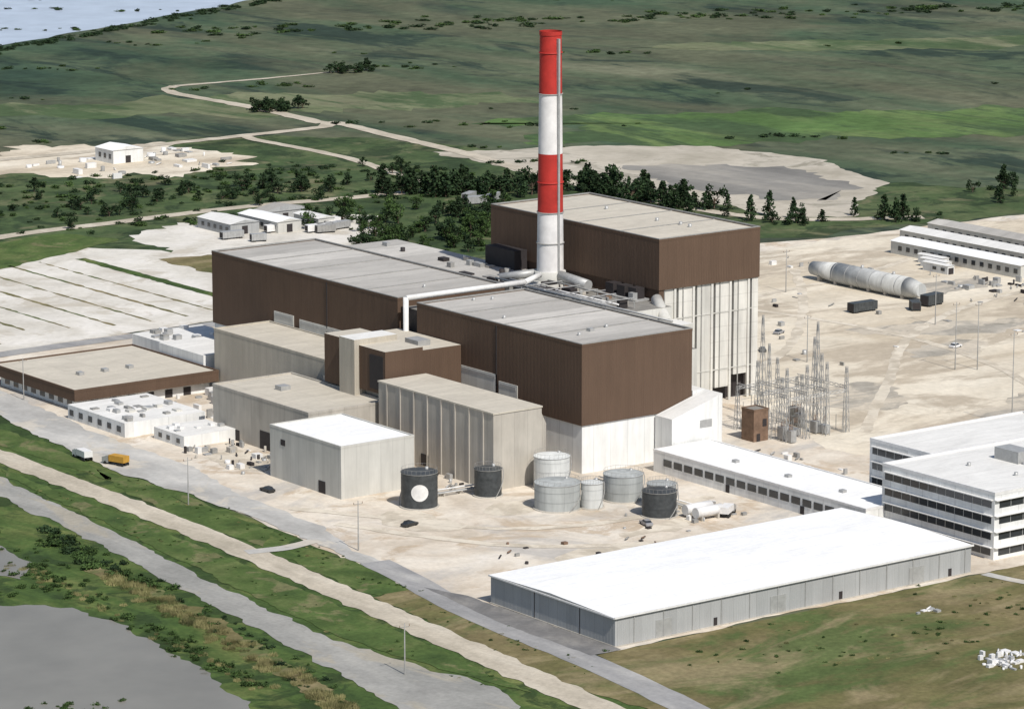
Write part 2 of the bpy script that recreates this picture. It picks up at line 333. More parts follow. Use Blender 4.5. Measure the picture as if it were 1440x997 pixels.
# ------------------------------------------------------------------ main power block
t=G('turbine_hall')
for y0,y1 in ((706,778),(787,881)):
    t.box('lower_walls',m_white,549.4,584.6,y0+.4,y1-.4,0,13)
    t.box('siding',m_brown,549,585,y0,y1,12.6,33.2,m_rgrey)
    t.parapet('parapet',m_brown,549,585,y0,y1,33.2,.4,.4)
    t.parapet('coping',m_strip,549.02,584.98,y0+.02,y1-.02,33.66,.12,.42)
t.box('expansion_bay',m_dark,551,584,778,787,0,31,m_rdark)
for (y0,y1,z0,z1) in ((742,771,13,20),(733,741,12.8,18.5),(838,848,14,21),(814,835,13,20.5)):
    t.box('white_panels',m_concl,548.8,549.2,y0,y1,z0,z1)
    t.box('panel_louvre',m_trimg,548.72,548.8,y0+.6,y1-.6,z1-1.4,z1-.5)
for y in (742,821): t.box('downpipe',m_dark,548.78,549,y,y+.35,13,33)
for y in (723,741,760,804,822,841,860): t.box('roof_strip',m_strip,549.6,584.4,y,y+.4,33.2,33.4)
for i in range(7):
    x=random.uniform(553,582); y=random.choice([random.uniform(710,775),random.uniform(790,877)])
    if random.random()<.6: t.cyl('roof_vent',m_trimg,x,y,33.2,34.0,.45,.45,12)
    else: t.box('roof_unit',m_trimg,x,x+1.4,y,y+1.6,33.2,34.0)
t.tube('duct',m_trimw,(548.2,782,8),(548.2,782,34.6),.75); t.tube('duct',m_trimw,(548.2,782,34.4),(588,782,34.4),.75)
t.tube('duct',m_trimw,(588,782,34.4),(597,787,34.8),.8)
t.tube('duct',m_trimg,(550.2,785,8),(550.2,785,33),.5)
t.tube('duct',m_trimg,(586.5,716,33.8),(586.5,779,33.8),.3)
t.done()

d=G('deaerator_bay')
d.box('walls',m_concl,585.3,611,746,800,0,30.5,m_rdark)
d.box('walls',m_concl,585.3,600,722,745.8,0,24,m_rdark)
d.box('walls',m_concl,585.3,611,800.1,876,0,31.5,m_rgrey)
d.box('plinth',m_concl,596,610,782,798,30.5,32.6)
for i in range(75):
    x=random.uniform(586.5,607); y=random.uniform(748,798) if i%5 else random.uniform(802,870); h=random.uniform(.6,2.6)
    z=30.5 if i%5 else 31.5
    if not i%5: h*=.6
    if abs(x-603)<5.5 and abs(y-790)<6: continue
    m=random.choice([m_trimg,m_strip,m_dark,m_rust,m_conc,m_strip,m_dark])
    if random.random()<.7: d.box('roof_equipment',m,x,x+random.uniform(1,3.0),y,y+random.uniform(1,5),z,z+h)
    else: d.cyl('roof_vessel',m,x,y,z,z+h*1.2,random.uniform(.4,1.0),None,16)
for x,z in ((588,32.6),(590,33.2),(594,32.6),(600,33)):
    d.tube('pipe',random.choice([m_trimw,m_trimg,m_strip]),(x,748,z),(x,798,z),.25)
for y in range(750,798,8):
    d.tube('pipe_rack',m_trimg,(587,y,30.5),(587,y,33.4),.13,6); d.tube('pipe_rack',m_trimg,(601,y,30.5),(601,y,33.4),.13,6)
    d.tube('pipe_rack',m_trimg,(587,y,33.4),(601,y,33.4),.13,6)
d.tube('flue_duct',m_trimg,(604,774,33),(603.5,786,34),1.5,16)
d.tube('flue_duct',m_trimg,(592,799,33),(602,792,34.5),1.1,16)
d.done()

b=G('boiler_house')
b.box('siding',m_brown,612,648,753,830,33.7,47.4,m_rtan)
b.parapet('parapet',m_brown,612,648,753,830,47.4,.4,.4)
b.parapet('coping',m_strip,612.02,647.98,753.02,829.98,47.86,.12,.42)
b.box('siding',m_brown,612.3,614,753.3,829,24,33.7)
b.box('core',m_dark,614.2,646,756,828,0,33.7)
xs=[612.6,619.2,625.8,632.4,639.0,645.6]
for i,x in enumerate(xs):
    if i<5:
        b.box('wall_panels',m_colw if i!=2 else m_concl,x+.3,x+5.7,753.6,755.9,(2,5,0,4,7)[i],33.6)
        b.box('columns',m_colw,x+5.0,x+5.75,753.2,753.6,0,33.6)
        b.box('downpipe',m_strip,x+1.6,x+1.9,753.4,753.6,4,33.6)
    else: b.box('columns',m_colw,x,x+2.2,753.3,755.9,0,33.6)
for z in (9,25): b.box('floor_beams',m_concl,613.02,647.4,753.45,753.59,z,z+.3)
for y in range(757,828,7): b.box('columns',m_colw,646.4,647.8,y,y+1.3,0,33.7)
b.box('annex',m_concl,601,611.9,738,745.9,0,27,m_rlight)
b.tube('duct',m_concl,(606,742,27),(611,752.8,31.5),1.6,14)
for y in (772,791,810): b.box('roof_strip',m_strip,612.5,647.5,y,y+.4,47.4,47.6)
for i in range(4):
    x=random.uniform(615,645);y=random.uniform(757,826); b.cyl('roof_vent',m_trimg,x,y,47.4,48.3,.5,.5,12)
b.box('west_platform',m_trimg,607,611.9,757,775,30.5,31)
for y in (758,763,768): b.box('fan_housing',m_dark,608,611,y,y+3.4,31,34.0)
b.box('fan_housing',m_dark,607,611.5,812,826,31,37)
b.done()

s=G('smokestack')
sx,sy=603,790
zs=[0,34,51.6,68,84.6,101.6]; R=lambda z:4.15-(z/101.6)*1.15
for i in range(5):
    s.cyl('shell_%d'%i,[m_swhite,m_swhite,m_red,m_swhite,m_red][i],sx,sy,zs[i],zs[i+1],R(zs[i]),R(zs[i+1]),48,False)
s.cyl('lip',m_red,sx,sy,100.8,101.9,R(101)+.15,R(101)+.15,48,False)
s.cyl('flue_mouth',m_black,sx,sy,99,100.5,R(101)-.3,R(101)-.3,48)
for z in (96,84.6,60,51.6,43):
    s.cyl('platform',m_red if z in(96,60) else m_strip,sx,sy,z-.12,z+.12,R(z)+.25,None,48)
s.box('ladder',m_trimg,sx-.3,sx+.3,sy-R(34)-.25,sy-R(101)-.05,34,100)
s.cyl('base_ring',m_concl,sx,sy,32.6,35,R(34)+.6,None,48)
s.done()

c=G('condenser_building')
c.prism('walls',m_conc,[(520.5,705),(535.5,705),(535.5,755),(520.5,755)],0,19.4)
c.box('roof',m_rtan,520.3,535.7,704.8,755.2,19.4,19.8,m_rtan)
c.prism('wing_wall',m_conc,[(535.6,706),(540,709),(540,750),(535.6,753)],0,[19,14,14,19])
for y in range(709,755,6): c.box('pilasters',m_conc,520.25,520.5,y,y+.5,0,19.4)
c.box('louvre',m_dark,520.35,520.5,733,736,1,4)
c.done()
p=G('control_building')
p.box('walls',m_brown,524,536,757,769,15,26.5,m_rtan); p.box('walls',m_brown,524.5,536,776,786,14,27,m_rtan)
p.box('stair_shaft',m_beige,522.5,536.2,769,776,4,28,m_rlight)
p.box('base',m_conc,526,548.6,757,789,0,15,m_rdark)
p.box('link',m_brown,536.2,548.7,757.5,786,15,25.5,m_rtan)
p.box('dark_panel',m_dark,523.85,524,757.8,764,16,25)
p.box('roof_unit',m_trimg,538,542,762,768,25.5,27)
p.done()
q=G('service_bay')
q.box('walls',m_beige,530,548.6,790,850,0,17.5,m_rtan); q.parapet('parapet',m_beige,530,548.6,790,850,17.5,.4,.35)
q.box('windows',m_glass,529.9,530,800,812,3,5); q.box('door',m_dark,529.9,530,830,835,0,5)
q.done()
q=G('water_treatment_building')
q.box('walls',m_conc,500,525,757,803,0,13.2,m_rtan); q.parapet('parapet',m_conc,500,525,757,803,13.2,.4,.4)
q.box('door',m_dark,499.9,500,775,780,0,5); q.box('door',m_dark,499.9,500,790,793,0,3)
q.box('roof_unit',m_trimg,510,513,785,788,13.2,14.4)
q.done()
q=G('concrete_block_building')
q.box('walls',m_concl,485,507,720,752,0,13.2,m_rwhite); q.parapet('parapet',m_concl,485,507,720,752,13.2,.3,.35)
q.box('door',m_dark,484.9,485,727,730,0,3.2); q.box('vent',m_dark,484.9,485,745,747,9,10.5)
q.done()
q=G('machine_shop')
q.box('walls',m_white,485,527.5,849,892,0,3.4); q.box('fascia',m_brown,483,529.5,847,894,3.2,6.0,m_rtan)
q.parapet('coping',m_brown,483,529.5,847,894,6.0,.4,.4)
for y in range(852,890,5): q.box('windows',m_glass,484.9,485,y,y+2.6,1,2.6)
for x in range(489,525,6): q.box('doors',m_dark,x,x+2.4,848.9,849,0,2.4)
for i in range(3): q.box('roof_unit',m_trimg,495+8*i,496.6+8*i,865,867,6,6.9)
q.done()
q=G('pump_house')
q.box('walls',m_white,478,503,812,842,0,4,m_rlight)
for i in range(26):
    x=random.uniform(479,500);y=random.uniform(813,839)
    q.box('roof_equipment',random.choice([m_trimw,m_concl,m_trimg,m_strip]),x,x+random.uniform(.8,2.2),y,y+random.uniform(.8,2.6),4,4+random.uniform(.3,1.0))
for y in range(814,842,5): q.box('windows',m_glass,477.9,478,y,y+2,1.2,2.8)
q.done()
q=G('pump_house')
q.box('walls',m_white,484,500,792,807,0,3.2,m_rlight)
for i in range(7):
    x=random.uniform(485,498);y=random.uniform(793,805)
    q.box('roof_equipment',random.choice([m_trimw,m_trimg]),x,x+1.4,y,y+1.4,3.2,random.uniform(3.5,4.2))
for y in (794,799,803): q.box('windows',m_glass,483.9,484,y,y+1.6,1,2.2)
q.done()
q=G('utility_shed')
q.box('walls',m_white,536,560,883,905,0,7,m_rlight); q.box('walls',m_white,530,545,856,880,0,9,m_rlight)
for i in range(16):
    x=random.uniform(537,557);y=random.uniform(884,902); q.box('roof_equipment',random.choice([m_trimw,m_trimg,m_strip]),x,x+2,y,y+2,7,7.6+random.random())
q.done()

# ------------------------------------------------------------------ warehouse, annex, office
w=G('warehouse')
w.box('walls',m_grey,457,560,576,620,0,6.6)
V=[(456.7,575.7,6.6),(560.3,575.7,6.6),(560.3,620.3,6.6),(456.7,620.3,6.6),(456.7,598,7.2),(560.3,598,7.2)]
w.add('roof',m_rwhite,V,[(0,1,5,4),(4,5,2,3)]); w.add('gable',m_grey,V,[(0,4,3),(1,2,5),(0,3,2,1)])
w.box('gutter',m_trimw,456.6,560.4,575.5,575.75,6.35,6.75); w.box('gutter',m_trimw,456.5,456.72,575.75,620.3,6.3,6.62)
for x in range(462,560,8): w.box('downpipe',m_trimg,x,x+.18,575.82,576,0,6.4)
for x in (468,500,541): w.box('roller_door',m_trimg,x,x+4.4,575.9,576,0,4.2)
for x in (484,520,553): w.box('door',m_dark,x,x+1,575.92,576,0,2.1)
for y in (588,604): w.box('downpipe',m_dark,456.92,457,y,y+.2,0,6.2)
w.box('plinth',m_conc,456.8,560.2,575.8,620.2,0,.35)
w.done()
a=G('shop_annex')
a.box('walls',m_white,566,585,618,698,0,5.6,m_rwhite); a.parapet('parapet',m_trimw,566,585,618,698,5.6,.3,.4)
y=621
while y<694:
    a.box('windows',m_glass,565.9,566,y,y+3.2,2.2,4.0); y+=4.1
for y in (640,668): a.box('doors',m_dark,565.88,565.98,y,y+1.4,0,2.1)
for i in range(3): a.box('roof_unit',m_trimg,573,574.3,634+i*20,635.5+i*20,5.6,6.3)
a.done()
a=G('equipment_annex')
a.prism('walls',m_white,[(572.8,699),(589.5,699),(589.5,705.8),(572.8,705.8)],0,[12.4,17.2,17.2,12.4],m_rlight)
a.prism('walls',m_white,[(585.3,706),(589.5,706),(589.5,716),(585.3,716)],0,17.2,m_rlight)
a.box('door',m_dark,576,578.2,698.92,699,0,2.6); a.box('louvre',m_trimg,582,586,698.92,699,9,11)
a.done()
a=G('switch_house'); a.box('walls',m_rust,608,613,708,713,0,8.5,m_rdark); a.parapet('parapet',m_rust,608,613,708,713,8.5,.3,.2); a.box('door',m_dark,609,610.2,707.94,708,0,2.2); a.box('louvre',m_dark,611,612.4,707.94,708,4,6); a.done()
o=G('office_building')
for (x0,x1,y0,y1) in ((572,640,581,619),(588,640,619.1,641)):
    o.box('walls',m_white,x0,x1,y0,y1,0,15.6,m_rlight)
    o.parapet('parapet',m_trimw,x0,x1,y0,y1,15.6,.5,.4)
for k in range(4):
    z=1.0+k*3.75
    for (yy0,yy1,xx) in ((582,618,572),(620,640,588)):
        o.box('windows',m_glass,xx-.08,xx,yy0,yy1,z,z+1.8)
        yy=yy0+3
        while yy<yy1-1: o.box('mullions',m_trimg,xx-.14,xx-.08,yy,yy+.15,z,z+1.8); yy+=3
        o.box('sunshade',m_trimw,xx-.7,xx-.0,yy0-.5,yy1,z+1.85,z+2.05)
    o.box('windows',m_glass,573.5,639,580.92,581,z,z+1.8)
    for x in range(577,638,4): o.box('mullions',m_trimg,x,x+.15,580.86,580.92,z,z+1.8)
    o.box('sunshade',m_trimw,572,640,580.3,580.98,z+1.85,z+2.05)
o.box('penthouse',m_trimg,598,603,600,608,15.6,18.5); o.box('cooling_unit',m_dark,604,609,596,604,15.6,19)
for i in range(4): o.cyl('roof_vent',m_trimg,580+random.random()*25,585+i*7,15.6,16.4,.5,None,12)
o.done()

# ------------------------------------------------------------------ tanks
def tank(cx,cy,r,h,mat,dome=.6,logo=False):
    g=G('storage_tank')
    g.cyl('foundation',m_conc,cx,cy,0,.4,r+.4,None,48)
    g.cyl('shell',mat,cx,cy,.4,h,r,None,48,False)
    g.cyl('roof',mat,cx,cy,h,h+dome,r+.08,.4,48)
    g.cyl('rim',m_strip if mat is m_tankd else m_trimg,cx,cy,h-.1,h+.04,r+.1,None,48,False)
    for k in range(1,int(h/2.4)+1): g.cyl('wind_girder',mat,cx,cy,k*2.4,k*2.4+.08,r+.05,None,48,False)
    n=24; s0=150 if logo else 260
    for i in range(n):
        a=2*math.pi*i/n; x,y=cx+(r-.1)*math.cos(a),cy+(r-.1)*math.sin(a)
        g.tube('railing',m_strip,(x,y,h),(x,y,h+1.0),.03,4)
        a2=2*math.pi*(i+1)/n; x2,y2=cx+(r-.1)*math.cos(a2),cy+(r-.1)*math.sin(a2)
        g.tube('railing',m_strip,(x,y,h+1.0),(x2,y2,h+1.0),.03,4)
        if i<9:
            aa=math.radians(s0-(i*9 if logo else -i*9)); bb=math.radians(s0-((i+1)*9 if logo else -(i+1)*9))
            g.tube('stair',m_strip,(cx+(r+.4)*math.cos(aa),cy+(r+.4)*math.sin(aa),h*i/9),(cx+(r+.4)*math.cos(bb),cy+(r+.4)*math.sin(bb),h*(i+1)/9),.12,5)
    g.cyl('hatch',m_trimg,cx+r*.5,cy,h+.2,h+.9,.4,None,12)
    if logo:
        L=math.sqrt(cx*cx+cy*cy); dx,dy=-cx/L,-cy/L; tx,ty=-dy,dx
        n=28; V=[]
        def pt(u,zz):
            off=math.sqrt(max(r*r-u*u,0))+.14
            return (cx+dx*off+tx*u,cy+dy*off+ty*u,zz)
        for rr in (2.1,1.4,.7):
            V+=[pt(rr*math.cos(2*math.pi*i/n)+.1,h*.5+rr*math.sin(2*math.pi*i/n)) for i in range(n)]
        V.append(pt(.1,h*.5)); F=[]
        for k in range(2): F+=[(k*n+i,k*n+(i+1)%n,(k+1)*n+(i+1)%n,(k+1)*n+i) for i in range(n)]
        F+=[(2*n+i,2*n+(i+1)%n,3*n) for i in range(n)]
        g.add('emblem',m_trimw,V,F)
    g.done()
tank(496.5,703,4.5,8.8,m_tankd,.5,True)
tank(516.6,702,3.4,7,m_tankd,.5)
tank(534,698.8,4.5,8.4,m_tankw,.8)
tank(522.5,681.5,5.6,6.6,m_tankg,.8)
tank(529.5,676.8,2.7,6.4,m_tankw,.6)
tank(541,679,4.9,6.6,m_tankg,.8)
tank(537.5,660.5,4.2,6.4,m_tankd,.6)
tank(543,666.5,3.6,6.2,m_tankg,.5)
g=G('acid_vessel')
for i in range(2):
    y=655-i*4
    g.tube('vessel',m_trimw,(541,y,2),(549,y,2),1.3,20)
    for x in (542,547): g.box('saddle',m_conc,x,x+.6,y-1.2,y+1.2,0,1.2)
g.done()
g=G('pipe_rack')
for k,z in enumerate((1.0,1.0,1.5)):
    g.tube('pipes',[m_trimg,m_strip,m_trimw][k],(500,708+k*.8,z),(532,706+k*.8,z),.2,8)
    g.tube('pipes',[m_trimg,m_strip,m_trimw][k],(546+k*.8,660,z),(546+k*.8,697,z),.2,8)
for x in range(502,532,5): g.box('sleepers',m_conc,x,x+.4,707.4,710,0,.8)
for y in range(662,697,5): g.box('sleepers',m_conc,545.5,548.2,y,y+.4,0,.8)
g.done()

# ------------------------------------------------------------------ substation
def mast(g,x,y,h,w0=1.4,w1=.45,mat=m_trimg,n=7):
    c=[(-1,-1),(1,-1),(1,1),(-1,1)]
    def P(k,t): w=(w0+(w1-w0)*t)/2; return (x+c[k][0]*w,y+c[k][1]*w,h*t)
    for k in range(4):
        g.tube('legs',mat,P(k,0),P(k,1),.08,4)
        for i in range(n):
            a,bb=i/n,(i+1)/n
            g.tube('bracing',mat,P(k,a),P((k+1)%4,bb),.045,4); g.tube('bracing',mat,P((k+1)%4,a),P(k,bb),.045,4)
def truss(g,p,q,w=.8,n=8,mat=m_trimg):
    p=Vector(p);q=Vector(q)
    for dz in (0,w): g.tube('beam',mat,p+Vector((0,0,dz)),q+Vector((0,0,dz)),.08,4)
    for i in range(n):
        a=p+(q-p)*(i/n); e=p+(q-p)*((i+1)/n)
        g.tube('beam',mat,a,e+Vector((0,0,w)),.05,4); g.tube('beam',mat,e,a+Vector((0,0,w)),.05,4)
sub=G('electrical_substation')
for x in (615,622,629,636):
    for y in (703,713,723):
        mast(sub,x,y,random.choice([12,15,18,20]))
for y in (703,713,723): truss(sub,(615,y,11),(636,y,11),.8,12)
for x in (615,622,629,636): truss(sub,(x,703,11.9),(x,723,11.9),.8,10)
mast(sub,628,728,29,1.8,.35); mast(sub,630,708,30,1.8,.35); mast(sub,636,716,24,1.6,.35); mast(sub,620,716,24,1.6,.35)
for i in range(12):
    x=random.uniform(614,636);y=random.uniform(700,724)
    sub.box('transformer',random.choice([m_trimg,m_strip,m_trimg]),x,x+1.8,y,y+2.4,.3,random.uniform(2,3.8))
    for k in range(3): sub.cyl('bushing',m_rust,x+.4+k*.5,y+1.2,3.5,5.0,.12,.08,8)
for i in range(26):
    x=random.uniform(614,636);y=random.uniform(700,725); sub.tube('insulator',m_strip,(x,y,0),(x,y,random.uniform(4,9)),.1,6)
for k in range(6):
    y=703+4*k; sub.tube('busbar',m_trimg,(613,y,9.2),(638,y,9.2),.06,5)
sub.done()
def pole(x,y,h,arm=2.4):
    g=G('utility_pole'); g.cyl('shaft',m_strip,x,y,0,h,.17,.1,8)
    g.tube('crossarm',m_strip,(x-arm/2,y,h-.8),(x+arm/2,y,h-.8),.07,5)
    for dx in (-arm/2,0,arm/2): g.cyl('insulator',m_rust,x+dx,y,h-.75,h-.3,.1,.06,6)
    g.done()
for (x,y,h) in ((717,746,20),(722,742,20),(676,681,26),(760,800,16),(460,676,12),(452,738,12),(760,870,14),(700,860,12),(690,780,14),(410,586,11),(480,870,12)):
    pole(x,y,h)

# ------------------------------------------------------------------ yard structures east
g=G('horizontal_gas_holder')
x0,r=784,3.4
for (ya,yb,ra,rb) in ((832,838,2.2,r),(838,872,r,r),(872,884,r,2.2)):
    g.tube('shell',m_holder,(x0,ya,3.6),(x0,yb,3.6),ra,28,rb)
for y in range(841,872,6):
    g.tube('stiffener',m_trimg,(x0,y,3.6),(x0,y+.3,3.6),r+.05,28)
for y in range(838,880,8): g.box('saddle',m_conc,x0-2.6,x0+2.6,y,y+1,0,1.8)
for y in (845,860): g.cyl('manway',m_trimg,x0,y,6.9,7.8,.5,None,12)
g.done()
def trailer(x,y,l,w,h,mat,ang=0,name='storage_container',roof=None):
    g=G(name,(x,y),ang)
    g.box('body',mat,-l/2,l/2,-w/2,w/2,.6,h,roof)
    k=-l/2+.6
    while k<l/2-.5: g.box('ribs',mat,k,k+.2,-w/2-.06,w/2+.06,.7,h-.1); k+=1.2
    g.box('door',m_dark,-l/2-.05,-l/2,-w/2+.3,w/2-.3,.8,h-.3)
    for sx_ in (-l*.35,l*.35):
        for sy_ in (-w/2+.2,w/2-.2): g.box('skids',m_black,sx_-.6,sx_+.6,sy_-.15,sy_+.15,0,.6)
    g.done()
trailer(757,830,10,3.2,3.3,m_tankd); trailer(782,825,8,3.4,3.8,m_tankd,.2); trailer(772,822,5,3,3,m_tankd,1.0)
def shed(name,x0,x1,y0,y1,h,wall=m_white,roofm=m_rlight,win=True,ridge=True):
    g=G(name); g.box('walls',wall,x0,x1,y0,y1,0,h)
    xm=(x0+x1)/2; e=.3; r=(x1-x0)*.10 if ridge else .25
    V=[(x0-e,y0-e,h),(x0-e,y1+e,h),(xm,y0-e,h+r),(xm,y1+e,h+r),(x1+e,y0-e,h),(x1+e,y1+e,h)]
    g.add('roof',roofm,V,[(0,2,3,1),(2,4,5,3)]); g.add('gable',wall,V,[(0,4,2),(1,3,5)])
    if win:
        y=y0+1.5
        while y<y1-2.5: g.box('windows',m_glass,x0-.06,x0,y,y+1.8,h*.35,h*.7); y+=4
        g.box('door',m_dark,(x0+x1)/2-1.2,(x0+x1)/2+1.2,y0-.06,y0,0,min(h*.75,3))
    g.done()
shed('maintenance_shed',838,848,842,905,4.5,m_concl,m_rwhite)
shed('maintenance_shed',856,866,850,920,4.5,m_concl,m_rlight)
shed('maintenance_shed',874,884,870,925,4.5,m_concl,m_rgrey)
for i in range(3): shed('site_trailer',824+i*4.5,827+i*4.5,862+i*6,874+i*6,3,m_white,m_rlight)
shed('farm_shed',676,688,1072,1094,4,m_grey,m_rlight); shed('farm_shed',692,702,1066,1092,4,m_concl,m_rwhite); shed('farm_shed',708,715,1064,1080,4,m_concl,m_rlight)
shed('farm_shed',700,722,1090,1097,3.4,m_grey,m_rgrey)
shed('farm_shed',732,746,1248,1262,5.5,m_white,m_rwhite)
for i in range(9):
    x=random.uniform(670,725);y=random.uniform(1055,1070); trailer(x,y,random.uniform(5,9),2.6,2.9,random.choice([m_trimw,m_trimg,m_strip]),random.uniform(-.3,.3),'site_trailer')
for i in range(3): trailer(random.uniform(785,800),random.uniform(1075,1090),8,3,3.2,m_trimg,random.uniform(-.3,.8),'site_trailer')

# ------------------------------------------------------------------ vehicles
def paint(i):
    cols=[(.7,.7,.7),(.05,.07,.12),(.25,.05,.04),(.3,.3,.31),(.03,.03,.03),(.6,.55,.45)]
    return plain('car_paint_%d'%i,cols[i],.3,.05,.8,0,.5)
PA=[paint(i) for i in range(6)]
def car(x,y,ang,i):
    g=G('parked_car',(x,y),ang); m=PA[i%6]
    prof=[(-2.2,.35),(2.2,.35),(2.25,.7),(2.1,.88),(1.1,1.0),(-1.9,1.0),(-2.25,.9)]
    n=len(prof); V=[(a,-.88,z) for a,z in prof]+[(a,.88,z) for a,z in prof]
    g.add('body',m,V,[tuple(range(n)),tuple(range(2*n-1,n-1,-1))]+[(j,n+j,n+(j+1)%n,(j+1)%n) for j in range(n)])
    V=[(-1.7,-.8,1.0),(1.0,-.8,1.0),(1.0,.8,1.0),(-1.7,.8,1.0),(-1.25,-.66,1.45),(.35,-.66,1.45),(.35,.66,1.45),(-1.25,.66,1.45)]
    g.add('windows',m_glass,V,[(0,1,5,4),(1,2,6,5),(2,3,7,6),(3,0,4,7)]); g.box('cabin_roof',m,-1.25,.35,-.66,.66,1.45,1.5)
    for a in (-1.35,1.4):
        for bb in (-.9,.72): g.tube('wheels',m_black,(a,bb,.33),(a,bb+.18,.33),.33,12)
    g.done()
def truck(x,y,ang,mat,cab):
    g=G('truck',(x,y),ang)
    g.box('cargo_box',mat,-3.4,1.6,-1.2,1.2,1.1,2.7); g.box('chassis',m_black,-3.4,3.6,-.5,.5,.6,1.1)
    g.prism('cab',cab,[(1.9,-1.15),(3.9,-1.15),(3.9,1.15),(1.9,1.15)],.6,[2.6,1.9,1.9,2.6])
    g.box('windscreen',m_glass,3.2,3.93,-1.0,1.0,1.45,1.85)
    for a in (-2.8,-1.7,2.8):
        for bb in (-1.25,.95): g.tube('wheels',m_black,(a,bb,.5),(a,bb+.3,.5),.5,12)
    g.done()
truck(456.5,797,1.5,m_trimw,m_trimw); truck(460,786,1.9,m_yel,m_trimg)
truck(551,651,.6,m_trimw,m_trimg)
for x,y,a,i in [(475,738,1.6,4),(483,688,.2,4),(529,655,1.3,3),(700,820,.4,0),(712,818,.4,3),(690,800,1,4),(740,770,.2,0),(594,655,1.5,0),(610,660,1.5,3)]: car(x,y,a,i)
g=G('pallet_stack',(512,628),.2)
for i in range(6): g.box('pallets',m_dark if i%2 else m_tankd,-1.6+.1*i,1.6+.08*i,-1.2,1.2,.1+i*.35,i*.35+.4)
g.done()
def pile(name,fx,fy,nn,mats,smx,hmx):
    g=G(name)
    for i in range(nn):
        x=fx(i);y=fy(i); l=random.uniform(.4,smx); w_=random.uniform(.4,smx); h=random.uniform(.3,hmx)
        m=random.choice(mats)
        k=random.random()
        if k<.6: g.box('crates',m,x,x+l,y,y+w_,.1,h)
        elif k<.8: g.cyl('drums',m,x,y,.1,h,.4*l,None,10)
        else: g.tube('pipe_lengths',m,(x,y,.5),(x+l*1.5,y+w_,.6),.2,8)
    g.done()
U=random.uniform; GA=random.gauss
pile('scrap_pile',lambda i:GA(515,3),lambda i:GA(519,3),50,[m_trimw,m_trimw,m_trimg],1.8,1.3)
pile('scrap_pile',lambda i:GA(529,2.2),lambda i:GA(557,1.2),9,[m_trimw,m_trimg],1.4,.7)
pile('scrap_pile',lambda i:U(538,556),lambda i:U(648,664),30,[m_trimw,m_trimg,m_strip],1.5,1.2)
pile('scrap_pile',lambda i:U(480,548),lambda i:U(626,668),26,[m_dark,m_strip,m_rust,m_trimg],1.3,1.0)
pile('yard_equipment',lambda i:U(660,820),lambda i:U(760,925),70,[m_trimw,m_dark,m_strip,m_trimg],2.4,1.6)
pile('yard_equipment',lambda i:GA(735,6),lambda i:GA(900,10),34,[m_dark,m_strip,m_trimg],3,2.2)
pile('yard_equipment',lambda i:GA(820,8),lambda i:GA(838,8),30,[m_dark,m_strip,m_trimg],3,2.0)
pile('yard_equipment',lambda i:U(592,606),lambda i:U(660,700),20,[m_dark,m_strip,m_trimg,m_trimw],2,1.6)
pile('yard_equipment',lambda i:U(480,499),lambda i:U(756,790),50,[m_trimw,m_dark,m_strip,m_conc,m_trimg],2.2,2.0)
pile('yard_equipment',lambda i:U(505,528),lambda i:U(806,846),50,[m_trimw,m_trimw,m_strip,m_trimg],3,2.6)
pile('yard_equipment',lambda i:U(509,519),lambda i:U(708,750),26,[m_dark,m_strip,m_trimg],2,1.8)
pile('yard_equipment',lambda i:U(700,775),lambda i:U(1212,1268),44,[m_trimw,m_strip,m_trimg,m_trimw],5,2.2)

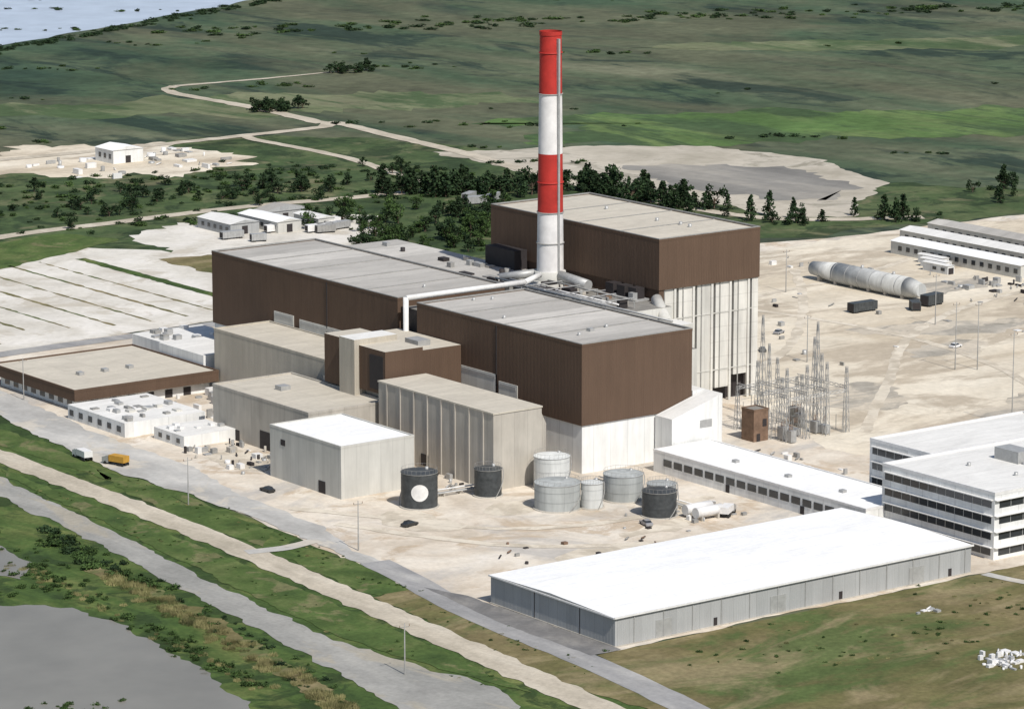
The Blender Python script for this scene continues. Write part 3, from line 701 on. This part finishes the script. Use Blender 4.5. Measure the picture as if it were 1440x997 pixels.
# ------------------------------------------------------------------ vegetation
def leaf_mat(name,c1,c2):
    m,nt,N,L,P=nodes(name)
    oi=N.new('ShaderNodeObjectInfo')
    n=noise(N,L,mapped(N,L),.5,3,.6)
    c=ramp(N,L,n,[(.35,c1),(.65,c2)])
    f=mrange(N,L,oi.outputs['Random'],0,1,.7,1.3)
    L.new(scalecol(N,L,c,f),P.inputs['Base Color']); P.inputs['Roughness'].default_value=.8; P.inputs['Specular IOR Level'].default_value=.1
    return m
m_leafd=leaf_mat('dark_foliage',(.014,.028,.014),(.035,.060,.024))
m_leafg=leaf_mat('green_foliage',(.03,.055,.018),(.06,.10,.03))
m_leafy=leaf_mat('reed_foliage',(.15,.15,.06),(.28,.25,.12))
m_bark=plain('bark',(.09,.065,.045))
def plant_mesh(name,kind,mat,seed):
    rnd=random.Random(seed); V=[];F=[];MI=[]
    def quad(c,s):
        d=Vector((rnd.gauss(0,1),rnd.gauss(0,1),rnd.gauss(0,1))).normalized()
        a=d.orthogonal().normalized(); a.rotate(Quaternion(d,rnd.random()*6.28)); bb=d.cross(a)
        k=len(V)
        for u,v in ((-1,-.6),(.8,-1),(1,.7),(-.5,1)): V.append(tuple(c+a*u*s+bb*v*s))
        F.append((k,k+1,k+2,k+3)); MI.append(0)
    def limb(p,q,r0,r1,n=5):
        p=Vector(p);q=Vector(q); d=(q-p).normalized();a=d.orthogonal().normalized();bb=d.cross(a);k=len(V)
        for c,r in((p,r0),(q,r1)):
            for i in range(n): V.append(tuple(c+a*r*math.cos(6.283*i/n)+bb*r*math.sin(6.283*i/n)))
        for i in range(n): F.append((k+i,k+(i+1)%n,k+n+(i+1)%n,k+n+i)); MI.append(1)
    if kind=='conifer':
        H=9; limb((0,0,0),(.1,0,H*.95),.22,.05)
        for i in range(16):
            z=1.0+(H-1.4)*i/16; r=(1-(z/H))*2.8+.3
            for j in range(6):
                a=rnd.random()*6.28; rr=r*rnd.uniform(.6,1.1); e=Vector((rr*math.cos(a),rr*math.sin(a),z-.3))
                if j<2: limb((0,0,z),tuple(e),.06,.02,3)
                for k in range(4): quad(Vector((0,0,z))+(e-Vector((0,0,z)))*rnd.uniform(.3,1)+Vector((rnd.gauss(0,.2),rnd.gauss(0,.2),rnd.gauss(0,.2))),rnd.uniform(.2,.42))
    elif kind=='tree':
        H=8; limb((0,0,0),(.2,.1,3),.3,.2); cl=[]
        for i in range(10):
            a=rnd.random()*6.28;r=rnd.uniform(.4,2.8);z=rnd.uniform(1.6,7.0)*(1-.04*r); e=(r*math.cos(a),r*math.sin(a),z); limb((.2,.1,min(z,2.6)*.8),e,.12,.03,4); cl.append((e,rnd.uniform(.9,1.7)))
        for e,rr in cl:
            for k in range(50):
                d=Vector((rnd.gauss(0,1),rnd.gauss(0,1),rnd.gauss(0,.8))).normalized()*rr*rnd.uniform(.4,1.1)
                quad(Vector(e)+d,rnd.uniform(.15,.38))
    elif kind=='bush':
        for i in range(6):
            a=rnd.random()*6.28;r=rnd.uniform(.2,1.7);z=rnd.uniform(.4,1.4); e=Vector((r*math.cos(a),r*math.sin(a),z)); limb((0,0,0),tuple(e),.06,.02,3)
            for k in range(30):
                d=Vector((rnd.gauss(0,1),rnd.gauss(0,1),rnd.gauss(0,.7))).normalized()*rnd.uniform(.3,1.1)
                p=e+d if isinstance(e,Vector) else Vector(e)+d
                p.z=max(p.z,.1); quad(p,rnd.uniform(.12,.32))
    else:
        for k in range(150):
            a=rnd.random()*6.28;r=rnd.random()**.5*1.6; p=Vector((r*math.cos(a),r*math.sin(a),0)); k2=len(V); h=rnd.uniform(.6,1.6)
            V.extend([(p.x-.07,p.y,0),(p.x+.07,p.y,0),(p.x+rnd.gauss(0,.3),p.y+rnd.gauss(0,.3),h)]); F.append((k2,k2+1,k2+2)); MI.append(0)
    me=bpy.data.meshes.new(name); me.from_pydata(V,[],F); me.materials.append(mat); me.materials.append(m_bark)
    me.polygons.foreach_set('material_index',MI); me.update(); return me
CON=[plant_mesh('conifer_%d'%i,'conifer',m_leafd,i) for i in range(3)]
TRE=[plant_mesh('tree_%d'%i,'tree',m_leafd,10+i) for i in range(3)]
TRG=[plant_mesh('tree_g_%d'%i,'tree',m_leafg,20+i) for i in range(2)]
BUD=[plant_mesh('bush_d_%d'%i,'bush',m_leafd,30+i) for i in range(3)]
BUG=[plant_mesh('bush_g_%d'%i,'bush',m_leafg,40+i) for i in range(3)]
REE=[plant_mesh('reed_%d'%i,'reed',m_leafy,50+i) for i in range(2)]
def mass(name,items,flat=1):
    cx=sum(i[1] for i in items)/len(items);cy=sum(i[2] for i in items)/len(items)
    e=bpy.data.objects.new(name,None); COL.objects.link(e); e.location=(cx,cy,0)
    for k,(me,x,y,sc) in enumerate(items):
        o=bpy.data.objects.new('plant_%d'%k,me); COL.objects.link(o); o.parent=e
        o.location=(x-cx,y-cy,0); o.scale=(sc*random.uniform(.85,1.3),sc*random.uniform(.85,1.3),sc*flat*random.uniform(.7,1.15)); o.rotation_euler=(0,0,random.random()*6.28)
def along(pts,n,spread,meshes,s0,s1):
    out=[]
    P=[Vector((*p,0)) for p in pts]; Ls=[(P[i+1]-P[i]).length for i in range(len(P)-1)]; T=sum(Ls)
    for _ in range(n):
        t=random.random()*T;i=0
        while t>Ls[i] and i<len(Ls)-1: t-=Ls[i]; i+=1
        p=P[i]+(P[i+1]-P[i])*(t/Ls[i]); out.append((random.choice(meshes),p.x+random.gauss(0,spread),p.y+random.gauss(0,spread),random.uniform(s0,s1)))
    return out
mass('tree_belt',along([(775,1120),(800,1100),(838,1085),(843,1050),(846,1020)],100,4.5,CON+TRE,.7,1.4))
mass('tree_belt',along([(846,1020),(850,990),(858,965)],18,5,CON+TRE+BUD,.5,1.1))
mass('tree_belt',along([(735,1085),(725,1040),(700,1000),(735,1000)],85,9,TRG+TRG+TRE+BUG,.5,.95))
mass('tree_belt',along([(735,1005),(765,1035),(785,1075)],95,10,TRE+TRG+BUG,.55,1.05))
mass('tree_belt',along([(870,960),(900,955),(935,965),(980,990)],18,7,TRE+CON+BUD,.6,1.1))
mass('shrub_land',along([(640,1140),(700,1160),(760,1150),(800,1160)],190,20,BUD+BUG+TRE,.5,.95),.85)
mass('shrub_land',along([(650,1200),(720,1195),(790,1190)],70,14,BUD+BUG,.7,1.2),.8)
mass('shrub_land',along([(660,1110),(800,1112),(830,1180)],60,12,BUD+BUG,.6,1.2),.8)
mass('tree_clump',along([(868,1345),(880,1350)],16,4,TRE,.7,1.1),.8); mass('tree_clump',along([(975,1446),(990,1446)],12,4,TRE,.7,1.0),.8); mass('tree_clump',along([(775,1500),(790,1490)],26,6,TRE,1,1.6),.8)
mass('distant_shrubs',along([(790,1570),(905,1636),(1015,1692),(1129,1752),(1300,1840)],220,3.5,BUD,.6,1.7),.6)
far=[]
centers=[rf(random.uniform(-330,330),random.uniform(1350,2150)) for _ in range(40)]
for cx,cy in centers:
    for k in range(random.randint(1,8)):
        a=random.gauss(0,14);b_=random.gauss(0,5); x=cx+a*SA+b_*CA; y=cy-a*CA+b_*SA
        far.append((random.choice(BUD+BUG),x,y,random.uniform(.5,1.5)))
mass('distant_shrubs',far,.6)
mass('distant_shrubs',along([rf(-180,1930),rf(-40,1960),rf(120,2010),rf(330,2060)],190,14,BUD+BUG,.8,2.0),.5)
mass('bank_bushes',along([(410,735),(405,700),(405,672)],50,2.0,BUD+BUG,.5,1.1),.9)
mass('bank_bushes',along([(405,672),(394,600),(386,570)],55,2.2,BUG+BUD,.25,.6),.8)
mass('reed_bed',along([(402,690),(398,655),(392,610),(386,570)],150,1.9,REE,.5,1.0))
mass('reed_bed',along([(390,712),(388,690),(386,660),(384,625),(380,595)],150,1.8,REE+BUG,.3,.6))
mass('bank_bushes',along([(372,690),(390,690),(400,740)],40,3,BUG,.3,.6))
mass('bank_bushes',along([(350,600),(338,612)],24,3,BUG,.25,.5))
mass('weed_tufts',along([(452,780),(452,700),(446,640),(442,560)],110,2.5,BUG+REE,.15,.32))
mass('weed_tufts',along([(431,780),(427,700),(420,620),(420,570)],90,2.0,BUG+REE,.15,.3))
mass('weed_tufts',along([(470,560),(520,540),(560,560)],120,9,REE+BUG,.15,.38))

# ------------------------------------------------------------------ camera, light
cam=bpy.data.cameras.new('camera'); co=bpy.data.objects.new('camera',cam); COL.objects.link(co)
co.location=(0,0,210); th=math.atan(1018/5088)
d_=Vector((CA*math.cos(th),SA*math.cos(th),-math.sin(th)))
co.rotation_euler=d_.to_track_quat('-Z','Y').to_euler()
cam.sensor_width=36; cam.lens=5088/1440*36; cam.clip_end=20000; cam.clip_start=1
S.camera=co
el=math.radians(50); azs=math.atan2(-.13,-1)
sv=Vector((math.sin(azs)*math.cos(el),math.cos(azs)*math.cos(el),math.sin(el)))
ld=bpy.data.lights.new('sun','SUN'); ld.energy=4.5; ld.angle=math.radians(.5); ld.color=(1,.955,.89)
lo=bpy.data.objects.new('sun',ld); COL.objects.link(lo); lo.rotation_euler=sv.to_track_quat('Z','Y').to_euler(); lo.location=(400,300,400)
W=bpy.data.worlds.new('World'); S.world=W; W.use_nodes=True
nt=W.node_tree; bg=nt.nodes['Background']; sk=nt.nodes.new('ShaderNodeTexSky'); sk.sky_type='NISHITA'; sk.sun_disc=False
sk.sun_elevation=el; sk.sun_rotation=azs%(2*math.pi)
nt.links.new(sk.outputs[0],bg.inputs[0]); bg.inputs[1].default_value=.10
S.view_settings.view_transform='Standard'; S.view_settings.look='None'; S.view_settings.exposure=0
